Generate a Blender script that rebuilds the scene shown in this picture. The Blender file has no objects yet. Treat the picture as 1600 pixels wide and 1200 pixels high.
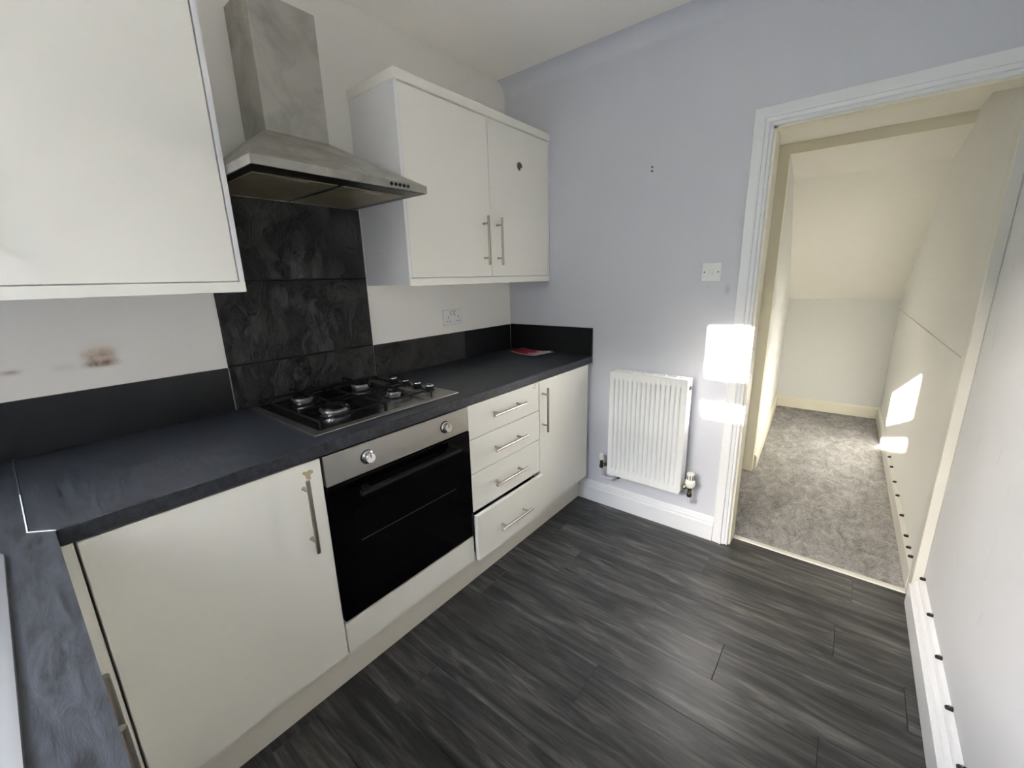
import bpy, bmesh, math, random
from mathutils import Vector, Matrix

random.seed(7)
sc = bpy.context.scene
COL = sc.collection

# ------------------------------------------------------------------ camera
CX, CY, CZ = 1.7499, -2.1553, 1.3570
YAW, PITCH, ROLL, FPX = -0.68258, -0.24562, -0.02705, 653.5
def make_camera():
    f = Vector((math.sin(YAW)*math.cos(PITCH), math.cos(YAW)*math.cos(PITCH), math.sin(PITCH)))
    r = f.cross(Vector((0, 0, 1))).normalized(); u = r.cross(f)
    c, s = math.cos(ROLL), math.sin(ROLL)
    R, U = c*r + s*u, -s*r + c*u
    m = Matrix((R, U, -f)).transposed().to_4x4(); m.translation = Vector((CX, CY, CZ))
    cd = bpy.data.cameras.new('camera'); cd.sensor_width = 36; cd.lens = FPX/1600*36
    cd.clip_start = 0.01; cd.clip_end = 200
    co = bpy.data.objects.new('camera', cd); COL.objects.link(co); co.matrix_world = m
    sc.camera = co
make_camera()

# ------------------------------------------------------------------ light: low sun and clear sky through the window over the sink
SUN_DX, SUN_DZ = 0.31, -0.33
SUN_STRENGTH, SKY_STRENGTH, EXPOSURE = 170.0, 6.3, 0.38
w = bpy.data.worlds.new('sky'); sc.world = w; w.use_nodes = True
nt = w.node_tree; nt.nodes.clear()
wo = nt.nodes.new('ShaderNodeOutputWorld'); bg = nt.nodes.new('ShaderNodeBackground')
sky = nt.nodes.new('ShaderNodeTexSky'); sky.sky_type = 'NISHITA'; sky.sun_disc = False
sky.sun_elevation = math.radians(17.5); sky.sun_rotation = math.radians(197)
bg.inputs['Strength'].default_value = SKY_STRENGTH
hs = nt.nodes.new('ShaderNodeHueSaturation'); hs.inputs['Saturation'].default_value = 0.7   # hazy winter sky
nt.links.new(sky.outputs[0], hs.inputs['Color']); nt.links.new(hs.outputs[0], bg.inputs[0]); nt.links.new(bg.outputs[0], wo.inputs[0])
sd = bpy.data.lights.new('sun', 'SUN'); sd.energy = SUN_STRENGTH; sd.angle = math.radians(0.53); sd.color = (1.0, 0.945, 0.865)
so = bpy.data.objects.new('sun', sd); COL.objects.link(so); so.location = (-3, -9, 5)
so.rotation_euler = Vector((SUN_DX, 1.0, SUN_DZ)).to_track_quat('-Z', 'Y').to_euler()
pd = bpy.data.lights.new('window_portal', 'AREA'); pd.shape = 'RECTANGLE'; pd.size = 1.33; pd.size_y = 1.13
pd.cycles.is_portal = True
po = bpy.data.objects.new('window_portal', pd); COL.objects.link(po); po.location = (0.925, -3.03, 1.575)
po.rotation_euler = Vector((0, 1, 0)).to_track_quat('-Z', 'Z').to_euler()
vs = sc.view_settings; vs.view_transform = 'Standard'; vs.look = 'None'; vs.gamma = 1.0
vs.use_curve_mapping = False; vs.exposure = EXPOSURE
sc.cycles.use_denoising = True
sc.cycles.max_bounces = 14; sc.cycles.diffuse_bounces = 10; sc.cycles.glossy_bounces = 6; sc.cycles.transparent_max_bounces = 12
sc.cycles.sample_clamp_indirect = 0.0

# ------------------------------------------------------------------ materials
def srgb(r, g, b):
    return tuple(((c/255+0.055)/1.055)**2.4 if c > 10 else c/255/12.92 for c in (r, g, b)) + (1.0,)
class NB:
    """small node helper"""
    def __init__(s, name):
        s.m = bpy.data.materials.new(name); s.m.use_nodes = True; s.t = s.m.node_tree; s.t.nodes.clear()
        s.out = s.n('ShaderNodeOutputMaterial'); s.b = s.n('ShaderNodeBsdfPrincipled'); s.l(s.b.outputs[0], s.out.inputs[0])
    def n(s, ty, **kw):
        x = s.t.nodes.new(ty)
        for k, v in kw.items(): setattr(x, k, v)
        return x
    def l(s, a, b): s.t.links.new(a, b)
    def val(s, sock, v):
        if hasattr(v, 'is_output'): s.l(v, sock)
        else: sock.default_value = v
    def coord(s, kind='pos', scale=(1, 1, 1), rnd=False):
        if kind == 'pos': c = s.n('ShaderNodeNewGeometry').outputs['Position']
        else: c = s.n('ShaderNodeTexCoord').outputs['Object']
        if rnd:
            oi = s.n('ShaderNodeObjectInfo'); vm = s.n('ShaderNodeVectorMath', operation='MULTIPLY_ADD')
            cb = s.n('ShaderNodeCombineXYZ')
            for i in range(3): s.l(oi.outputs['Random'], cb.inputs[i])
            s.l(cb.outputs[0], vm.inputs[0]); vm.inputs[1].default_value = (37, 71, 19); s.l(c, vm.inputs[2]); c = vm.outputs[0]
        mp = s.n('ShaderNodeMapping'); mp.inputs['Scale'].default_value = scale; s.l(c, mp.inputs['Vector'])
        return mp.outputs[0]
    def noise(s, vec, scale, detail=4, rough=.55, dist=0):
        x = s.n('ShaderNodeTexNoise'); s.l(vec, x.inputs['Vector'])
        x.inputs['Scale'].default_value = scale; x.inputs['Detail'].default_value = detail
        x.inputs['Roughness'].default_value = rough; x.inputs['Distortion'].default_value = dist
        return x.outputs[0]
    def ramp(s, fac, stops):
        x = s.n('ShaderNodeValToRGB'); s.l(fac, x.inputs[0]); e = x.color_ramp.elements
        while len(e) < len(stops): e.new(0.5)
        for i, (p, c) in enumerate(stops): e[i].position = p; e[i].color = c if len(c) == 4 else (*c, 1)
        return x.outputs[0]
    def mix(s, fac, a, b, blend='MIX'):
        x = s.n('ShaderNodeMix', data_type='RGBA', blend_type=blend)
        s.val(x.inputs[0], fac); s.val(x.inputs[6], a); s.val(x.inputs[7], b); return x.outputs[2]
    def math(s, op, a, b=0.0, c=0.0, clamp=False):
        x = s.n('ShaderNodeMath', operation=op, use_clamp=clamp)
        s.val(x.inputs[0], a); s.val(x.inputs[1], b); s.val(x.inputs[2], c); return x.outputs[0]
    def bump(s, h, strength=.3, dist=.002, prev=None):
        x = s.n('ShaderNodeBump'); x.inputs['Strength'].default_value = strength; x.inputs['Distance'].default_value = dist
        s.l(h, x.inputs['Height'])
        if prev is not None: s.l(prev, x.inputs['Normal'])
        s.l(x.outputs[0], s.b.inputs['Normal']); return x.outputs[0]
    def set(s, color=None, rough=None, metal=None, spec=None, coat=None):
        for k, v in (('Base Color', color), ('Roughness', rough), ('Metallic', metal), ('Specular IOR Level', spec), ('Coat Weight', coat)):
            if v is not None: s.val(s.b.inputs[k], v)
    def gauss(s, pos, y0, z0, sy, sz, e=2.0):
        sep = s.n('ShaderNodeSeparateXYZ'); s.l(pos, sep.inputs[0])
        a = s.math('POWER', s.math('ABSOLUTE', s.math('DIVIDE', s.math('SUBTRACT', sep.outputs[1], y0), sy)), e)
        b = s.math('POWER', s.math('ABSOLUTE', s.math('DIVIDE', s.math('SUBTRACT', sep.outputs[2], z0), sz)), e)
        return s.math('EXPONENT', s.math('MULTIPLY', s.math('ADD', a, b), -1.0))
    def gaussx(s, pos, x0, z0, sx, sz):
        sep = s.n('ShaderNodeSeparateXYZ'); s.l(pos, sep.inputs[0])
        a = s.math('POWER', s.math('ABSOLUTE', s.math('DIVIDE', s.math('SUBTRACT', sep.outputs[0], x0), sx)), 2.0)
        b = s.math('POWER', s.math('ABSOLUTE', s.math('DIVIDE', s.math('SUBTRACT', sep.outputs[2], z0), sz)), 2.0)
        return s.math('EXPONENT', s.math('MULTIPLY', s.math('ADD', a, b), -1.0))

M = {}
def simple(name, col, rough=.5, metal=0.0, spec=.5, var=0.0, vscale=6.0, bump=0.0, bscale=200.0, coat=None, stretch=(1, 1, 1)):
    k = NB(name); pos = k.coord('pos', stretch)
    c = col
    if var:
        n = k.noise(pos, vscale, 5)
        c = k.mix(k.math('MULTIPLY', n, var), col, tuple(x*.62 for x in col[:3])+(1,))
    k.set(color=c, rough=rough, metal=metal, spec=spec, coat=coat)
    if bump: k.bump(k.noise(pos, bscale, 3), bump, .001)
    M[name] = k.m
    return k.m

simple('ceiling_paint', srgb(243, 240, 234), .9, spec=.2, var=.10, vscale=3, bump=.25, bscale=60)
simple('hall_paint', srgb(219, 219, 216), .8, spec=.25, var=.05, vscale=2)
simple('hall_cream', srgb(231, 228, 219), .55, spec=.35, var=.06, vscale=3, bump=.05, bscale=30)
simple('hall_trim_gloss', srgb(231, 226, 208), .35, var=.10, vscale=5)
simple('trim_gloss', srgb(232, 233, 234), .32, var=.06, vscale=8)
simple('cabinet_gloss', srgb(240, 238, 228), .22, var=.02, vscale=2)
simple('cabinet_carcass', srgb(232, 232, 232), .35)
simple('plinth_white', srgb(232, 227, 215), .35, var=.10, vscale=9)
simple('dark_gap', srgb(22, 20, 18), .8)
simple('radiator_white', srgb(232, 233, 232), .28)
simple('valve_plastic', srgb(240, 238, 226), .4)
simple('brass_dull', srgb(96, 88, 72), .38, 1.0)
simple('pipe_paint', srgb(206, 208, 212), .45)
simple('plastic_white', srgb(232, 232, 230), .35)
simple('plastic_dark', srgb(22, 22, 24), .4)
simple('chrome', srgb(225, 225, 225), .12, 1.0)
simple('aluminium', srgb(205, 205, 205), .3, 1.0)
simple('enamel_black', srgb(10, 10, 11), .3, spec=.2)
simple('iron_black', srgb(11, 11, 12), .45, spec=.25)
simple('oven_glass', srgb(4, 4, 5), .06, spec=.12)
simple('oven_glass_inner', srgb(7, 7, 8), .1, spec=.12)
simple('sealant_white', srgb(225, 228, 230), .5)
simple('paper_white', srgb(225, 220, 222), .55)
simple('upvc', srgb(235, 236, 236), .3)
simple('clip_black', srgb(18, 16, 15), .5)
simple('blocker_render', srgb(196, 188, 172), .9, var=.3, vscale=4)
simple('blocker_dark', srgb(88, 70, 60), .9, var=.3, vscale=4)  # for the added side blocker, dark so it bounces little sun indoors
simple('ground_slab', srgb(150, 146, 138), .9, var=.3, vscale=3)
simple('disc_grey', srgb(96, 94, 90), .3, .8)
simple('threshold', srgb(206, 204, 194), .35)
simple('hall_trim_white', srgb(208, 206, 198), .4, var=.08, vscale=5)

k = NB('steel_brushed'); p = k.coord('pos', (1, 1, 1)); st = k.coord('pos', (30, 2, 300))
k.set(color=k.mix(k.math('MULTIPLY', k.noise(p, 9, 5), .35), srgb(186, 184, 178), srgb(120, 116, 108)), metal=1.0,
      rough=k.math('MULTIPLY_ADD', k.noise(p, 11, 6), .22, .22)); k.bump(k.noise(st, 8, 2), .06, .0006); M['steel_brushed'] = k.m
k = NB('steel_smudged'); p = k.coord('pos')   # hood: satin steel with greasy hand marks
sm = k.ramp(k.noise(p, 7.5, 6, .6, .6), [(.42, (0, 0, 0)), (.68, (1, 1, 1))])
k.set(color=k.mix(k.math('MULTIPLY', sm, .5), srgb(190, 188, 180), srgb(140, 136, 124)), metal=.9,
      rough=k.math('MULTIPLY_ADD', sm, .2, .34)); M['steel_smudged'] = k.m
k = NB('hob_steel'); p = k.coord('pos')
k.set(color=k.mix(k.math('MULTIPLY', k.noise(p, 14, 6), .5), srgb(118, 116, 112), srgb(66, 64, 60)), metal=1.0,
      rough=k.math('MULTIPLY_ADD', k.noise(p, 22, 6), .2, .1)); M['hob_steel'] = k.m
k = NB('bar_steel'); k.set(color=srgb(176, 170, 160), metal=1.0, rough=.3); M['bar_steel'] = k.m
k = NB('filter_grease'); p = k.coord('pos')
k.set(color=k.mix(k.noise(p, 12, 5), srgb(176, 168, 138), srgb(120, 112, 88)), metal=.75, rough=.42)
k.bump(k.noise(k.coord('pos', (1, 1, 1)), 260, 1), .3, .001); M['filter_grease'] = k.m

# left wall: warm white with a heat stain and small scorch marks over the worktop
k = NB('wall_left_paint'); pos = k.coord('pos')
g1 = k.gauss(pos, -1.967, 1.160, .036, .026, 4.0); g2 = k.gauss(pos, -1.966, 1.142, .034, .008, 3.0)
g3 = k.gauss(pos, -2.148, 1.147, .018, .006); g4 = k.gauss(pos, -2.045, 1.143, .022, .010); g5 = k.gauss(pos, -1.960, 1.185, .034, .024)
nz = k.ramp(k.noise(pos, 55, 5, .6), [(.3, (.35, .35, .35)), (.7, (1, 1, 1))])
c = k.mix(k.math('MULTIPLY', k.noise(pos, 3, 4), .08), srgb(240, 238, 231), srgb(205, 203, 197))
c = k.mix(k.math('MULTIPLY', g5, .25), c, srgb(196, 180, 140))
c = k.mix(k.math('MULTIPLY', k.math('MULTIPLY', g1, nz), .8), c, srgb(150, 104, 48))
c = k.mix(k.math('MULTIPLY', k.math('MULTIPLY', g2, nz), .9), c, srgb(96, 66, 38))
c = k.mix(k.math('MULTIPLY', k.math('MULTIPLY', g3, nz), .75), c, srgb(140, 108, 84))
c = k.mix(k.math('MULTIPLY', k.math('MULTIPLY', g4, nz), .25), c, srgb(140, 138, 136))
k.set(color=c, rough=.75, spec=.3); k.bump(k.noise(pos, 90, 3), .08, .001); M['wall_left_paint'] = k.m
# far wall: pale lilac grey with a faint rub below the light switch
k = NB('wall_far_paint'); pos = k.coord('pos')
c = k.mix(k.math('MULTIPLY', k.noise(pos, 2.2, 4), .12), srgb(210, 211, 218), srgb(190, 192, 200))
g = k.gaussx(pos, 1.288, 1.285, .010, .020); g6 = k.gaussx(pos, 1.205, 1.297, .008, .006)
c = k.mix(k.math('MULTIPLY', g, .35), c, srgb(120, 122, 126)); c = k.mix(k.math('MULTIPLY', g6, .2), c, srgb(120, 122, 126))
k.set(color=c, rough=.6, spec=.35); k.bump(k.noise(pos, 70, 3), .06, .001); M['wall_far_paint'] = k.m
# right wall: same paint, scuffed
k = NB('wall_right_paint'); pos = k.coord('pos', (1, 1, .45))
sc1 = k.ramp(k.noise(pos, 13, 6, .65, .5), [(.62, (0, 0, 0)), (.76, (1, 1, 1))])
c = k.mix(k.math('MULTIPLY', k.noise(pos, 2.5, 4), .15), srgb(212, 213, 216), srgb(190, 191, 195))
c = k.mix(k.math('MULTIPLY', sc1, .22), c, srgb(120, 118, 118))
k.set(color=c, rough=.6, spec=.35); k.bump(k.noise(k.coord('pos'), 45, 4), .10, .001); M['wall_right_paint'] = k.m

# slate tile: riven relief
k = NB('slate_tile'); pos = k.coord('obj', (1, 1, 1), True)
h = k.noise(k.coord('obj', (1, 2.2, 1.5), True), 4.2, 8, .6, 1.6); h2 = k.noise(pos, 60, 5, .6, .5)
rg = k.math('ABSOLUTE', k.math('SUBTRACT', h, .5))
k.set(color=k.mix(h, srgb(40, 40, 40), srgb(62, 62, 60)), rough=k.math('MULTIPLY_ADD', h2, .16, .27), spec=.5)
b1 = k.bump(k.math('ADD', k.math('MULTIPLY', rg, 1.8), h), 1.0, .05); k.bump(h2, .3, .003, b1); M['slate_tile'] = k.m
k = NB('upstand_tile'); pos = k.coord('obj', (1, 1, 1), True)
h = k.noise(pos, 12, 6, .6, 1.0)
k.set(color=k.mix(h, srgb(22, 23, 26), srgb(34, 35, 38)), rough=.3, spec=.35); k.bump(h, .3, .006); M['upstand_tile'] = k.m
simple('grout', srgb(20, 20, 20), .9)
simple('grout_pale', srgb(150, 148, 142), .9)
# laminate worktop: black slate print with fine lines and dust
k = NB('worktop_laminate'); pos = k.coord('pos', (3.5, 14, 14)); p1 = k.coord('pos')
fl = k.noise(pos, 4, 8, .68, .6)
sp = k.ramp(k.noise(p1, 210, 2), [(.74, (0, 0, 0)), (.8, (1, 1, 1))])
c = k.mix(k.ramp(fl, [(.35, (0, 0, 0)), (.75, (1, 1, 1))]), srgb(28, 29, 32), srgb(64, 68, 75))
c = k.mix(k.math('MULTIPLY', sp, .12), c, srgb(170, 176, 186))
k.set(color=c, rough=k.math('MULTIPLY_ADD', fl, .24, .24), spec=.42); k.bump(fl, .34, .003); M['worktop_laminate'] = k.m
# floor planks
k = NB('plank_vinyl'); v = k.coord('obj', (1.0, 9, 9), True); v2 = k.coord('obj', (2.4, 46, 46), True); v3 = k.coord('obj', (1, 1, 1), True)
a = k.noise(v, 3.0, 7, .62, .8); b = k.noise(v2, 3.5, 6, .7, .3)
oi = k.n('ShaderNodeObjectInfo')
f = k.math('ADD', k.math('MULTIPLY', a, .74), k.math('MULTIPLY', b, .26))
c = k.ramp(f, [(.34, srgb(26, 26, 26)), (.45, srgb(48, 48, 48)), (.55, srgb(78, 77, 75)), (.68, srgb(122, 119, 114))])
c = k.mix(k.math('MULTIPLY', oi.outputs['Random'], .35), c, srgb(40, 40, 41))
k.set(color=c, rough=k.math('MULTIPLY_ADD', k.noise(v2, 5, 5, .7), .26, .26), spec=.5)
bb = k.bump(b, .30, .0012); k.bump(k.noise(v3, 60, 3), .10, .0008, bb); M['plank_vinyl'] = k.m
# carpet
k = NB('carpet_grey'); p = k.coord('pos'); pst = k.coord('pos', (2.0, 1, 1))
a = k.noise(pst, 7, 7, .7, 1.2); b = k.noise(p, 130, 4, .7); d = k.noise(p, 420, 2, .6)
c = k.ramp(a, [(.34, srgb(118, 115, 111)), (.50, srgb(170, 167, 163)), (.64, srgb(214, 211, 207))])
c = k.mix(.55, c, k.ramp(b, [(.32, srgb(92, 90, 88)), (.66, srgb(206, 204, 202))]))
k.set(color=c, rough=.95, spec=.1); bb = k.bump(b, .9, .008); k.bump(d, .8, .004, bb); M['carpet_grey'] = k.m
# window glass: clear pane with a faint reflection
k = NB('window_glass'); k.t.nodes.remove(k.b)
tr = k.n('ShaderNodeBsdfTransparent'); gl = k.n('ShaderNodeBsdfGlossy'); gl.inputs['Roughness'].default_value = .02
mx = k.n('ShaderNodeMixShader'); mx.inputs[0].default_value = .07
k.l(tr.outputs[0], mx.inputs[1]); k.l(gl.outputs[0], mx.inputs[2]); k.l(mx.outputs[0], k.out.inputs[0]); M['window_glass'] = k.m
# leaflet print: red field, pink and white blocks
k = NB('leaflet_print'); p = k.coord('obj', (1, 1, 1))
sx = k.n('ShaderNodeSeparateXYZ'); k.l(p, sx.inputs[0])
f = k.math('ADD', k.math('MULTIPLY_ADD', sx.outputs[0], 3.2, .42), k.math('MULTIPLY', k.math('SUBTRACT', k.noise(p, 22, 2, .5), .5), .7))
n1 = k.ramp(f, [(.30, srgb(150, 22, 36)), (.46, srgb(186, 52, 66)), (.52, srgb(222, 178, 190)), (.70, srgb(232, 222, 228))])
k.set(color=n1, rough=.3); M['leaflet_print'] = k.m
# worn handle patch / ring marks on doors use this dull stain
k = NB('sink_steel'); k.set(color=srgb(206, 209, 216), metal=1.0, rough=.38); M['sink_steel'] = k.m
simple('filler_grey', srgb(84, 90, 100), .5)
simple('mark_tan', srgb(190, 172, 134), .5)
simple('mark_grey', srgb(172, 168, 160), .4)

# ------------------------------------------------------------------ mesh helpers
def bx(bm, x0, x1, y0, y1, z0, z1, bev=0.0, seg=1):
    v = [bm.verts.new((x, y, z)) for x in (x0, x1) for y in (y0, y1) for z in (z0, z1)]
    F = [bm.faces.new([v[i] for i in q]) for q in ((0, 1, 3, 2), (4, 6, 7, 5), (0, 4, 5, 1), (2, 3, 7, 6), (0, 2, 6, 4), (1, 5, 7, 3))]
    if bev:
        es = list({e for f in F for e in f.edges})
        bmesh.ops.bevel(bm, geom=es, offset=bev, segments=seg, affect='EDGES', profile=.6)
def prism(bm, poly, a0, a1, axis='z', bev=0.0):
    """poly: 2D points in the two other axes; axis z -> (x,y), x -> (y,z), y -> (x,z)"""
    def P(p, a): return {'z': (p[0], p[1], a), 'x': (a, p[0], p[1]), 'y': (p[0], a, p[1])}[axis]
    A = [bm.verts.new(P(p, a0)) for p in poly]; B = [bm.verts.new(P(p, a1)) for p in poly]
    F = [bm.faces.new(A), bm.faces.new(B[::-1])]
    n = len(poly)
    for i in range(n): F.append(bm.faces.new((A[i], B[i], B[(i+1) % n], A[(i+1) % n])))
    if bev:
        es = list({e for f in F for e in f.edges})
        bmesh.ops.bevel(bm, geom=es, offset=bev, segments=1, affect='EDGES')
def loft(bm, rings, caps=True, close=True):
    V = [[bm.verts.new(p) for p in r] for r in rings]
    n = len(V[0])
    for a, b in zip(V, V[1:]):
        for i in range(n if close else n-1):
            j = (i+1) % n
            bm.faces.new((a[i], a[j], b[j], b[i]))
    if caps: bm.faces.new(V[0][::-1]); bm.faces.new(V[-1])
def basis(d):
    d = Vector(d).normalized(); t = Vector((0, 0, 1)) if abs(d.z) < .9 else Vector((1, 0, 0))
    a = d.cross(t).normalized(); return a, d.cross(a).normalized(), d
def lathe(bm, prof, c, axis=(0, 0, 1), n=24):
    a, b, d = basis(axis); c = Vector(c)
    loft(bm, [[c + d*h + (a*math.cos(2*math.pi*i/n) + b*math.sin(2*math.pi*i/n))*max(r, 1e-4) for i in range(n)] for r, h in prof])
def tube(bm, pts, r, n=8):
    pts = [Vector(p) for p in pts]; rings = []
    for i, p in enumerate(pts):
        d0 = (pts[i]-pts[i-1]).normalized() if i else None
        d1 = (pts[i+1]-pts[i]).normalized() if i < len(pts)-1 else None
        d = (d0+d1).normalized() if d0 and d1 else (d0 or d1)
        sca = 1/max(.5, d.dot(d1)) if d0 and d1 else 1
        if i == 0: a, b, _ = basis(d)
        else:
            a = (a - d*a.dot(d)).normalized(); b = d.cross(a)
        rings.append([p + (a*math.cos(2*math.pi*j/n) + b*math.sin(2*math.pi*j/n))*r*sca for j in range(n)])
    loft(bm, rings)
def fillet(pts, rad, n=5):
    """round the inner corners of a polyline"""
    pts = [Vector(p) for p in pts]; out = [pts[0]]
    for i in range(1, len(pts)-1):
        p = pts[i]; u = (pts[i-1]-p); v = (pts[i+1]-p); r = min(rad, u.length*.45, v.length*.45)
        a = p+u.normalized()*r; b = p+v.normalized()*r
        for j in range(n+1):
            t = j/n; out.append(a*(1-t)**2 + p*2*t*(1-t) + b*t*t)
    return out + [pts[-1]]
def wpos(o):
    v = Vector((0, 0, 0))
    while o: v = v + o.location; o = o.parent
    return v
def BM(fn=None):
    bm = bmesh.new()
    if fn: fn(bm)
    return bm
def obj(name, bm, mat, parent=None, smooth=False, label=None, angle=35):
    bmesh.ops.recalc_face_normals(bm, faces=bm.faces)
    xs = [v.co for v in bm.verts]
    lo = Vector((min(v.x for v in xs), min(v.y for v in xs), min(v.z for v in xs)))
    hi = Vector((max(v.x for v in xs), max(v.y for v in xs), max(v.z for v in xs)))
    c = (lo+hi)/2
    if parent is None: c.z = lo.z
    for v in bm.verts: v.co -= c
    me = bpy.data.meshes.new(name); bm.to_mesh(me); bm.free()
    for m in (mat if isinstance(mat, (list, tuple)) else [mat]): me.materials.append(M[m])
    if smooth:
        for p in me.polygons: p.use_smooth = True
        me.set_sharp_from_angle(angle=math.radians(angle))
    o = bpy.data.objects.new(name, me); COL.objects.link(o)
    o.location = c - (wpos(parent) if parent else Vector((0, 0, 0))); o.parent = parent
    if label: o['label'] = label
    return o
def box(name, mat, parent, *d, bev=.0015, **kw):
    return obj(name, BM(lambda b: bx(b, *d, bev)), mat, parent, **kw)
def thing(name, label, cat, loc, group=None):
    o = bpy.data.objects.new(name, None); COL.objects.link(o); o.location = loc; o.empty_display_size = .05
    return tag(o, label, cat, group)
def tag(o, label, cat, group=None):
    o['label'] = label; o['category'] = cat
    if group: o['group'] = group
    return o
def struct(o, label, cat='structure'):
    o['kind'] = 'structure'; o['label'] = label; o['category'] = cat
    return o

# ------------------------------------------------------------------ key dimensions (metres; x from the cabinet wall, y to the far wall, z up)
ZC = 2.45                 # ceiling
XR = 2.122                # right wall of kitchen
YB = -2.76                # window wall
WT, WH = .911, .873       # worktop top and underside
WD = .608                 # worktop depth
DF = .6045                # base door front plane
PZ = .17                  # plinth height
DX0, DZ1 = 1.405, 1.93    # doorway left reveal, head

# ------------------------------------------------------------------ setting: kitchen shell
struct(box('wall_left', 'wall_left_paint', None, -.12, 0, YB-.25, .10, 0, ZC+.1, bev=0), 'warm white cabinet wall behind the hob and wall cupboards', 'wall')
WALL_LEFT = bpy.data.objects['wall_left']
def far_wall(b):
    bx(b, 0, DX0-.004, 0, .10, 0, ZC+.1); bx(b, DX0-.004, XR, 0, .10, DZ1+.004, ZC+.1)
WALL_FAR = struct(obj('wall_far', BM(far_wall), 'wall_far_paint'), 'pale grey end wall with the radiator and the doorway', 'wall')
struct(box('wall_right', 'wall_right_paint', None, XR, XR+.12, YB-.25, .10, 0, ZC+.1, bev=0), 'scuffed pale grey wall beside the doorway', 'wall')
WX0, WX1, WZ0, WZ1 = .25, 1.60, 1.0, 2.15
def back_wall(b):
    bx(b, 0, WX0, YB-.25, YB, 0, ZC+.1); bx(b, WX1, XR, YB-.25, YB, 0, ZC+.1)
    bx(b, WX0, WX1, YB-.25, YB, 0, WZ0); bx(b, WX0, WX1, YB-.25, YB, WZ1, ZC+.1)
struct(obj('wall_back', BM(back_wall), 'wall_right_paint'), 'pale grey wall with the window above the sink', 'wall')
struct(box('ceiling', 'ceiling_paint', None, 0, XR, YB-.25, .0, ZC, ZC+.1, bev=0), 'off-white textured kitchen ceiling', 'ceiling')
def cove(b):
    R = .07; pts = [(0.0, ZC)] + [(-R + R*math.cos(t), ZC-R + R*math.sin(t)) for t in [math.pi/2 - math.pi/2*i/8 for i in range(9)]]
    pts = [(-.0, ZC-.0)] + [(-(R - R*math.cos(a)) , ZC - (R - R*math.sin(a))) for a in [math.pi/2*i/8 for i in range(9)]]
    # concave quarter: from (0, ZC-R) up to (-R, ZC)
    q = [(0.0, ZC)] + [(-R + R*math.cos(a), ZC-R + R*math.sin(a)) for a in [math.pi/2*i/8 for i in range(9)]]
    q = [(0.0, ZC-1e-4)] + [(-(R*(1-math.cos(a))), ZC-R+R*math.sin(a)) for a in [math.pi/2*i/8 for i in range(9)]]
    prism(b, q, .001, XR-.001, 'x')
struct(obj('trim_1', BM(cove), 'wall_far_paint', smooth=True), 'rounded plaster corner between end wall and ceiling', 'coving')

# floor: screed base, planks as its parts
FLOOR = struct(box('floor', 'dark_gap', None, 0, XR, YB, .085, -.06, -.004, bev=0), 'dark grey wood-look plank flooring', 'floor')
PW, PL = .18, 1.22
starts = {}
row = 0; y = -.67 + PW*4
y_hi = .085
rows = []
yy = -.67 + PW*5
while yy > YB:
    rows.append((max(yy-PW, YB), min(yy, y_hi))); yy -= PW
fixed = {-.85: 1.539, -1.21: 1.203, -1.03: .62, -.67: .83, -.49: 1.86, -1.39: 1.75}
for (a, b2) in rows:
    if b2-a < .012: continue
    key = min(fixed, key=lambda q: abs(q-a))
    s0 = fixed[key] if abs(key-a) < .02 else random.uniform(.1, 1.2)
    s0 = s0 - PL*math.ceil(s0/PL)
    x = s0
    while x < XR:
        x0, x1 = max(x, 0), min(x+PL, XR)
        if x1-x0 > .02:
            o = box('plank', 'plank_vinyl', FLOOR, x0+.0006, x1-.0006, a+.0006, b2-.0006, -.006, random.uniform(-.0003, .0003), bev=.0009)
        x += PL

# skirting profile along a straight line: outline in (depth, height)
SK = [(0, 0), (.022, 0), (.022, .088), (.020, .091), (.014, .092), (.015, .098), (.017, .103), (.015, .108), (.009, .110), (.009, .118), (.006, .126), (0, .128)]
def skirt_y(b, x0, x1, y, s=1.0, hs=1.0):     # runs along x, faces -y
    prism(b, [(y - d*s, h*hs) for d, h in SK], x0, x1, 'x')
struct(obj('baseboard_far', BM(lambda b: skirt_y(b, .50, 1.331, 0)), 'trim_gloss'), 'white moulded skirting board under the radiator', 'skirting')
def skirt_right(b):
    prism(b, [(XR - d*1.9, h*1.06) for d, h in SK], YB+.6, .005, 'y')
struct(obj('baseboard_right', BM(skirt_right), 'trim_gloss'), 'white moulded skirting board along the scuffed right wall', 'skirting')

# doorway: lining with architrave, threshold bar
def lining(b):
    bx(b, DX0-.004, DX0+.010, .0, .10, 0, DZ1); bx(b, DX0-.004, XR-.0005, .0, .10, DZ1-.010, DZ1+.004)
DOOR = struct(obj('door_1', BM(lining), 'hall_trim_gloss'), 'open doorway lined in cream gloss leading to the carpeted hall', 'doorway')
ARC = [(0, 0), (0, -.010), (.003, -.014), (.007, -.014), (.009, -.009), (.012, -.009), (.016, -.016), (.030, -.018), (.0305, -.026), (.037, -.028), (.038, -.022), (.071, -.020), (.073, -.017), (.073, 0)]
def arch_left(b):   # mitred at the head
    rings = [[(DX0 - u, v, 0.0) for u, v in ARC], [(DX0 - u, v, DZ1 + u) for u, v in ARC]]
    loft(b, rings)
def arch_head(b):
    rings = [[(DX0 - u, v, DZ1 + u) for u, v in ARC], [(XR, v, DZ1 + u) for u, v in ARC]]
    loft(b, rings)
obj('architrave', BM(arch_left), 'trim_gloss', DOOR); obj('architrave', BM(arch_head), 'trim_gloss', DOOR)
obj('threshold_bar', BM(lambda b: prism(b, [(.072, 0), (.076, .005), (.098, .007), (.102, 0)], DX0+.01, 2.088, 'x')), 'threshold', DOOR, label='narrow pale threshold bar between planks and carpet')

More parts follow.
